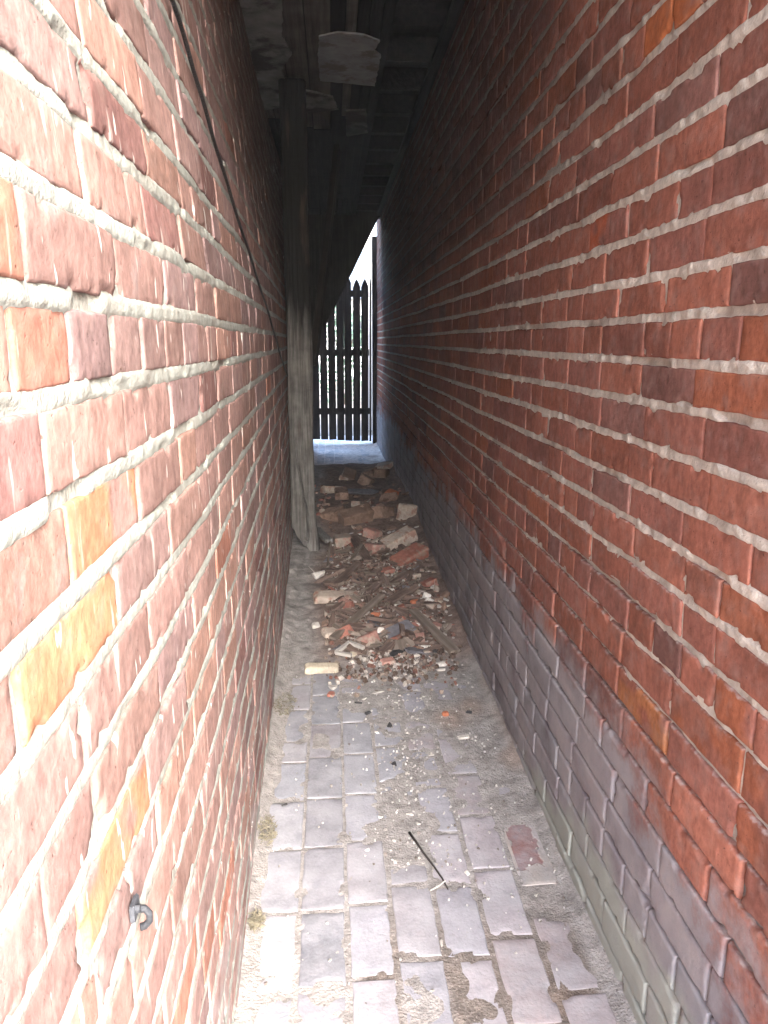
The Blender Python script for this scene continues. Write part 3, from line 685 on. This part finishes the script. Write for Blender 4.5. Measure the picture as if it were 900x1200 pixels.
bb(398, 742, .15, .09, .03, M_FRAG_TAN, (0, 2, 14), 'low crumbling tan brick in front of the rounded mortar coated brick', .25, 27, rr=.015)
bb(441, 722, .05, .04, .03, M_FRAG_ORANGE, (0, 10, 60), 'small orange brick scrap beside the tip of the left slat', .2, 29)
bb(486, 712, .045, .03, .06, M_FRAG_ORANGE, (10, 0, 20), 'narrow orange brick scrap behind the slanting slat by the red wall', .2, 31)
bb(512, 737, .06, .045, .035, M_FRAG_PINK, (0, 8, -40), 'small pink brick scrap tucked right of the slanting slat', .2, 33)
bb(455, 778, .06, .045, .03, M_FRAG_PINK, (4, 0, 20), 'pinkish brick scrap at the near edge of the dark rubble', .2, 35)
bb(388, 815, .032, .026, .016, M_FRAG, (0, 0, 70), 'little red brick crumb below the cream sliver', .2, 37)
bb(522, 838, .024, .022, .018, M_FRAG_ORANGE, (0, 0, 20), 'tiny orange brick crumb on bare paving near the red wall', .2, 39)
def board(px0, py0, px1, py1, w, t, mat, label, seed, lift=.02, lift2=None, name='scrap_lath', cat='lath', taper=0):
    a, b = Vector(at(px0, py0)), Vector(at(px1, py1)); a.z += lift; b.z += lift if lift2 is None else lift2
    o = from_bm(name, plank((b - a).length, w, t, seed, 0, taper), mat); along(o, a, b); return tag(o, label, cat, 'scrap wood in the rubble')
board(390, 756, 447, 710, .032, .014, M_SCRAPWOOD, 'dry grey brown slat slanting up towards the red wall', 1, .03, .05)
board(484, 724, 533, 770, .04, .016, M_SCRAPWOOD, 'dry slat slanting down to the red wall at the near edge of the rubble', 2, .035, .022)
board(371, 633, 386, 646, .045, .02, M_POST, 'short grey board end leaning on the foot of the post', 3, .07, .06)
board(414, 637, 432, 664, .05, .016, M_CHIPWOOD, 'dark board lying beside the upright beige half brick', 4, .04, .03)
board(392, 690, 420, 668, .05, .014, M_CHIPWOOD, 'brown board strip behind the rounded mortar coated brick', 5, .02, .035)
board(412, 663, 424, 648, .018, .012, M_SCRAPWOOD, 'short pale stick between the beige half brick and dark board', 6, .03, .05)
board(384, 666, 387, 645, .012, .01, M_SCRAPWOOD, 'thin upright splinter at the foot of the post', 7, .01, .06)
board(455, 712, 478, 700, .05, .012, M_CHIPWOOD, 'dark brown wood flake in the middle of the rubble', 8, .03, .035)
def slab(px, py, sx, sy, sz, mat, rot, label, seed, name='slate_shard', cat='slate', group='slate shards in the rubble', lift=0):
    return tag(place(from_bm(name, hull(sx, sy, sz, seed, 16), mat), px, py, sz, rot, lift), label, cat, group)
slab(425, 580, .28, .12, .04, M_SLATE, (4, 2, 6), 'wide bluish slate lying at the back of the rubble', 1, lift=.02)
slab(466, 745, .16, .10, .014, M_SLATE, (16, -10, 28), 'purplish slate shard tilted in the middle of the rubble', 2, lift=.02)
slab(440, 733, .10, .07, .014, M_SLATE, (10, 10, 40), 'smaller dark slate shard beside the tilted purplish one', 3, lift=.01)
slab(487, 765, .10, .08, .014, M_SLATE, (-6, 10, 10), 'grey slate shard near the foot of the slanting slat', 4, lift=.01)
G_P = 'plaster lumps in the rubble'
slab(374, 676, .09, .07, .05, M_CHIP, (0, 0, 20), 'white plaster lump right under the foot of the post', 11, 'plaster_lump', 'plaster', G_P)
slab(392, 675, .06, .05, .04, M_CHIP, (0, 10, 40), 'smaller white plaster lump next to the one under the post', 12, 'plaster_lump', 'plaster', G_P)
slab(518, 780, .05, .03, .022, M_CHIP, (0, 0, 8), 'upper of two white stones past the foot of the slanting slat', 13, 'plaster_lump', 'plaster', G_P)
slab(517, 786, .038, .02, .018, M_CHIP, (0, 0, 0), 'lower of two white stones past the foot of the slanting slat', 14, 'plaster_lump', 'plaster', G_P)
slab(444, 744, .035, .03, .05, M_CHIP, (0, 10, 30), 'upright white plaster lump in the centre of the rubble', 15, 'plaster_lump', 'plaster', G_P, .01)
slab(390, 806, .032, .036, .016, M_CHIP, (0, 0, 50), 'white plaster flake below the cream brick sliver', 16, 'plaster_lump', 'plaster', G_P)
slab(443, 812, .05, .03, .014, M_CHIP, (0, 0, 30), 'flat pale plaster piece at the nearest tip of the rubble', 17, 'plaster_lump', 'plaster', G_P)
slab(371, 735, .045, .04, .03, M_CHIP, (0, 0, 10), 'white plaster lump left of the crumbling tan brick', 18, 'plaster_lump', 'plaster', G_P)
slab(458, 695, .075, .035, .025, M_CHIP, (0, 0, 15), 'long white plaster piece high in the middle of the rubble', 19, 'plaster_lump', 'plaster', G_P, .01)
slab(500, 701, .045, .03, .03, M_CHIP, (0, 20, -30), 'bright white plaster piece close to the red wall behind the slat', 20, 'plaster_lump', 'plaster', G_P, .01)
slab(521, 712, .075, .03, .02, M_CHIP, (0, 0, 6), 'flat pale plaster strip at the foot of the red wall', 21, 'plaster_lump', 'plaster', G_P)
slab(543, 865, .045, .022, .014, M_CHIP, (0, 0, 10), 'white plaster flake alone on the paving near the red wall', 22, 'plaster_lump', 'plaster', G_P)
def trim(px, py):
    x, y, z = at(px, py); bm = bmesh.new()
    for (a, b) in (((-.055, -.02, .012), (.0, .035, .03)), ((0, .035, .03), (.055, -.005, .022)), ((-.055, -.02, .012), (.005, -.05, .012))):
        a, b = Vector(a), Vector(b); d = (b - a).normalized(); n = Vector((-d.y, d.x, 0)).normalized()
        vs = [bm.verts.new(p + n * s * .008 + Vector((0, 0, h))) for p in (a, b) for s in (-1, 1) for h in (0, .012)]
        bmesh.ops.convex_hull(bm, input=vs)
    o = from_bm('trim_scrap', bm, M_CHIP); o.location = (x, y, z + .004); tag(o, 'angular pale trim scrap below the left slat', 'trim')
trim(410, 768)
# lumps on the clear paving
for i, (px, py, s, lab) in enumerate([(420, 824, .02, 'dark lump nearest the tip of the rubble'), (431, 836, .016, 'dark lump on the gravelly strip second from the rubble'), (457, 851, .022, 'flat dark lump beside the gravelly strip'), (462, 896, .018, 'lone dark lump on the pale gravelly strip'), (549, 836, .02, 'black lump on the dirt near the red wall'), (333, 944, .014, 'tiny black lump on the paving near the sunlit wall')]):
    slab(px, py, s * 1.4, s, s * .7, M_BLACK, (0, 0, i * 40), lab, 40 + i, 'dark_lump', 'lump', 'dark lumps on the paving')

# the nameless rest of the heap: prototypes once, then copies
def scatter(name, protos, n, group, label, cat, where, smin, smax, sink=.35, tilt=30):
    made = 0; tries = 0
    while made < n and tries < n * 40:
        tries += 1; p = where()
        if p is None: continue
        x, y = p; s = rnd.uniform(smin, smax); o = protos[made % len(protos)]
        if made >= len(protos): o = o.copy()
        if not o.users_collection: COL.objects.link(o)
        o.scale = (s, s, s); o.location = (x, y, gz(x, y) + o['thick'] * s * sink); o.rotation_euler = (R(rnd.uniform(-tilt, tilt)), R(rnd.uniform(-tilt, tilt)), rnd.uniform(0, 6.28))
        tag(o, label, cat, group); made += 1
def protos(name, mats, dims, seed0, kind='hull'):
    r = []
    for i, (m, d) in enumerate(zip(mats, dims)):
        bm = hull(*d, seed0 + i, 12 + i) if kind == 'hull' else broken_brick(*d, seed0 + i, .22)if kind == 'brick' else plank(d[0], d[1], d[2], seed0 + i, 0, .5, d[1] * .8)
        o = from_bm(name, bm, m); o['thick'] = d[2]; COL.objects.unlink(o); r.append(o)
    return r
def on_heap(y0=2.75, y1=5.2, bias=1.5):
    def f():
        y = y0 + (y1 - y0) * rnd.random() ** bias; lo = -.05 if y < 4.3 else -.2
        if y < 3.0: lo = .02
        x = rnd.uniform(lo, .52)
        if y < 2.95 and abs(x - .2) > .2: return None
        return x, y
    return f
def core():
    y = 2.72 + 1.35 * rnd.random(); x = rnd.gauss(.2, .14)
    return (x, y) if -.04 < x < .5 else None
D = [(.08, .055, .04), (.065, .06, .035), (.1, .06, .05), (.055, .045, .035)]
scatter('brick_fragment', protos('brick_fragment', [M_FRAG, M_BROWN, M_FRAG_PINK, M_BROWN, M_FRAG, M_FRAG_TAN], D + D[:2], 50, 'brick'), 42, 'unsorted brick bats in the rubble', 'small dull brick bat half buried among the others in the rubble', 'brick', on_heap(2.85, 5.6), .4, 1.05, .2)
scatter('brick_fragment', protos('brick_fragment', [M_BROWN, M_BROWN, M_FRAG_TAN], [(.17, .1, .07), (.13, .1, .08), (.19, .1, .06)], 70, 'brick'), 12, 'half buried bricks at the back of the rubble', 'earthy half buried brick in the dim back part of the rubble', 'brick', lambda: (rnd.uniform(-.1, .48), rnd.uniform(4.6, 6.6)), .7, 1.1)
scatter('brick_crumb', protos('brick_crumb', [M_BROWN, M_FRAG, M_BROWN, M_FRAG_TAN, M_FRAG_PINK, M_BROWN], [(.04, .03, .022), (.05, .032, .02), (.06, .045, .025), (.045, .04, .03), (.035, .03, .02), (.07, .04, .03)], 170), 260, 'brick crumbs in the rubble', 'dusty little brick crumb packed into the rubble', 'brick crumb', on_heap(2.75, 5.8, 1.25), .4, 1.25, .2, 35)
scatter('wood_chip', protos('wood_chip', [M_CHIPWOOD] * 4 + [M_SCRAPWOOD, M_SCRAPWOOD], [(.09, .03, .012), (.06, .035, .01), (.12, .025, .012), (.05, .03, .014), (.07, .045, .009), (.1, .02, .01)], 90, 'wood'), 230, 'damp wood chips in the rubble', 'small brown wood chip mixed into the front of the rubble', 'wood chip', core, .45, 1.5, 1.1, 28)
scatter('slate_shard', protos('slate_shard', [M_SLATE, M_SLATE, M_BLACK], [(.07, .05, .012), (.05, .045, .01), (.06, .035, .015)], 110), 45, 'unsorted slate bits in the rubble', 'small dark slate bit mixed into the rubble', 'slate', core, .4, 1.1, .8, 25)
scatter('plaster_chip', protos('plaster_chip', [M_CHIP, M_CHIP, M_FRAG_TAN, M_CHIP, M_FRAG_CREAM], [(.04, .026, .018), (.03, .024, .02), (.045, .035, .02), (.05, .018, .012), (.03, .028, .014)], 130), 120, 'plaster chips on the rubble', 'small pale plaster chip lying on the dark rubble', 'plaster chip', on_heap(2.7, 5.0, 1.7), .35, 1.1, .7, 30)
def on_paving():
    if rnd.random() < .55:
        y = 2.7 - 1.2 * rnd.random() ** 1.5; x = .19 + rnd.gauss(0, .05 + .05 * (y - 1.5))
    elif rnd.random() < .6: x, y = rnd.uniform(.2, .52), rnd.uniform(1.3, 2.8)
    else: x, y = rnd.uniform(-.17, .5), rnd.uniform(1.15, 2.8)
    return (x, y) if -.19 < x < .53 else None
scatter('plaster_chip', protos('plaster_chip', [M_CHIP, M_CHIP, M_CHIP], [(.022, .014, .007), (.016, .014, .008), (.026, .011, .006)], 150), 60, 'plaster chips strewn on the paving', 'tiny pale plaster chip strewn on the paving before the rubble', 'plaster chip', on_paving, .3, .9, .6, 12)
# crumbs nobody could count
P, Q, T = [], [], []
for i in range(4050):
    if i < 3200: p = core() or (.2, 3.0); x, y = p; y = 2.55 + (y - 2.72) * 1.2 + rnd.gauss(0, .08); s = rnd.uniform(.003, .010)
    else:
        q = on_paving()
        if not q: continue
        x, y = q; s = rnd.uniform(.0010, .0034)
    if not -.17 < x < .53: continue
    c = Vector((x, y, gz(x, y) + .003 + s * .4)); n = len(P); e = Euler((rnd.uniform(0, 6), rnd.uniform(0, 6), rnd.uniform(0, 6))).to_matrix()
    a = [Vector((rnd.uniform(.6, 1.2) * sx * s, rnd.uniform(.5, 1.1) * sy * s, rnd.uniform(.4, .8) * sz * s)) for sx in (-1, 1) for sy in (-1, 1) for sz in (-1, 1)]
    P += [tuple(c + e @ v) for v in a]; Q += [[n + j for j in f] for f in ((0, 1, 3, 2), (4, 6, 7, 5), (0, 4, 5, 1), (2, 3, 7, 6), (0, 2, 6, 4), (1, 5, 7, 3))]
    col = rnd.choice([(.45, .4, .35), (.1, .07, .055), (.12, .085, .065), (.2, .1, .075), (.26, .2, .16)]) if i < 3200 else rnd.choice([(.52, .5, .47), (.42, .39, .36), (.35, .32, .29), (.2, .17, .15)])
    T += [col] * 8
L = Soup(); L.add(np.array(P), Q, 0, np.array(T)); tag(L.build('gravel', [M_DIRT], smooth=False), kind='stuff')

# ------------------------------------------------------------------ thin volume added to imitate lens glare
k = NT('lens_veil'); k.t.nodes.remove(k.b); pv = k.n('ShaderNodeVolumePrincipled')
pv.inputs['Color'].default_value = (.93, .96, 1, 1); pv.inputs['Density'].default_value = .0028
k.l(pv.outputs[0], k.t.nodes['Material Output'].inputs['Volume'])
try: k.m.cycles.homogeneous_volume = True
except Exception: pass
tag(from_bm('veil_volume', box_bm(-29, 29, -27, 45, -1.15, 4.8), k.m), kind='stuff')

# ------------------------------------------------------------------ camera, light
cd = bpy.data.cameras.new('camera'); cam = bpy.data.objects.new('camera', cd); COL.objects.link(cam); sc.camera = cam
cam.location = (0, 0, H); cam.rotation_euler = (math.pi / 2 - PITCH, 0, -YAW)
cd.sensor_fit = 'VERTICAL'; cd.sensor_height = 36; cd.sensor_width = 27; cd.lens = 870 / 1200 * 36; cd.clip_start = .02; cd.clip_end = 400
SUN_EL, SUN_AZ = R(33), R(22)                   # sun stands behind the camera and to the right of the passage axis
sd = bpy.data.lights.new('sun', 'SUN'); sd.energy = 1.3; sd.angle = R(50); sd.color = (1, .985, .965)
sun = bpy.data.objects.new('sun', sd); COL.objects.link(sun); sun.location = (2, -3, 6)
to_sun = Vector((math.sin(SUN_AZ) * math.cos(SUN_EL), -math.cos(SUN_AZ) * math.cos(SUN_EL), math.sin(SUN_EL)))
sun.rotation_mode = 'QUATERNION'; sun.rotation_quaternion = to_sun.to_track_quat('Z', 'Y')
w = bpy.data.worlds.new('World'); sc.world = w; w.use_nodes = True
sky = w.node_tree.nodes.new('ShaderNodeTexSky'); sky.sky_type = 'NISHITA'; sky.sun_disc = False; sky.sun_elevation = SUN_EL
sky.sun_rotation = math.atan2(to_sun.x, to_sun.y); sky.dust_density = 3.0
bg = w.node_tree.nodes['Background']; bg.inputs[1].default_value = .15; w.node_tree.links.new(sky.outputs[0], bg.inputs[0])
sc.view_settings.view_transform = 'Standard'; sc.view_settings.look = 'None'; sc.view_settings.gamma = 1; sc.view_settings.exposure = 3.8
try:
    sc.view_settings.use_white_balance = True; sc.view_settings.white_balance_temperature = 6150; sc.view_settings.white_balance_tint = 10
except AttributeError: pass
sc.render.engine = 'CYCLES'; sc.cycles.use_denoising = True; sc.cycles.max_bounces = 10; sc.cycles.diffuse_bounces = 8; sc.cycles.sample_clamp_indirect = 8
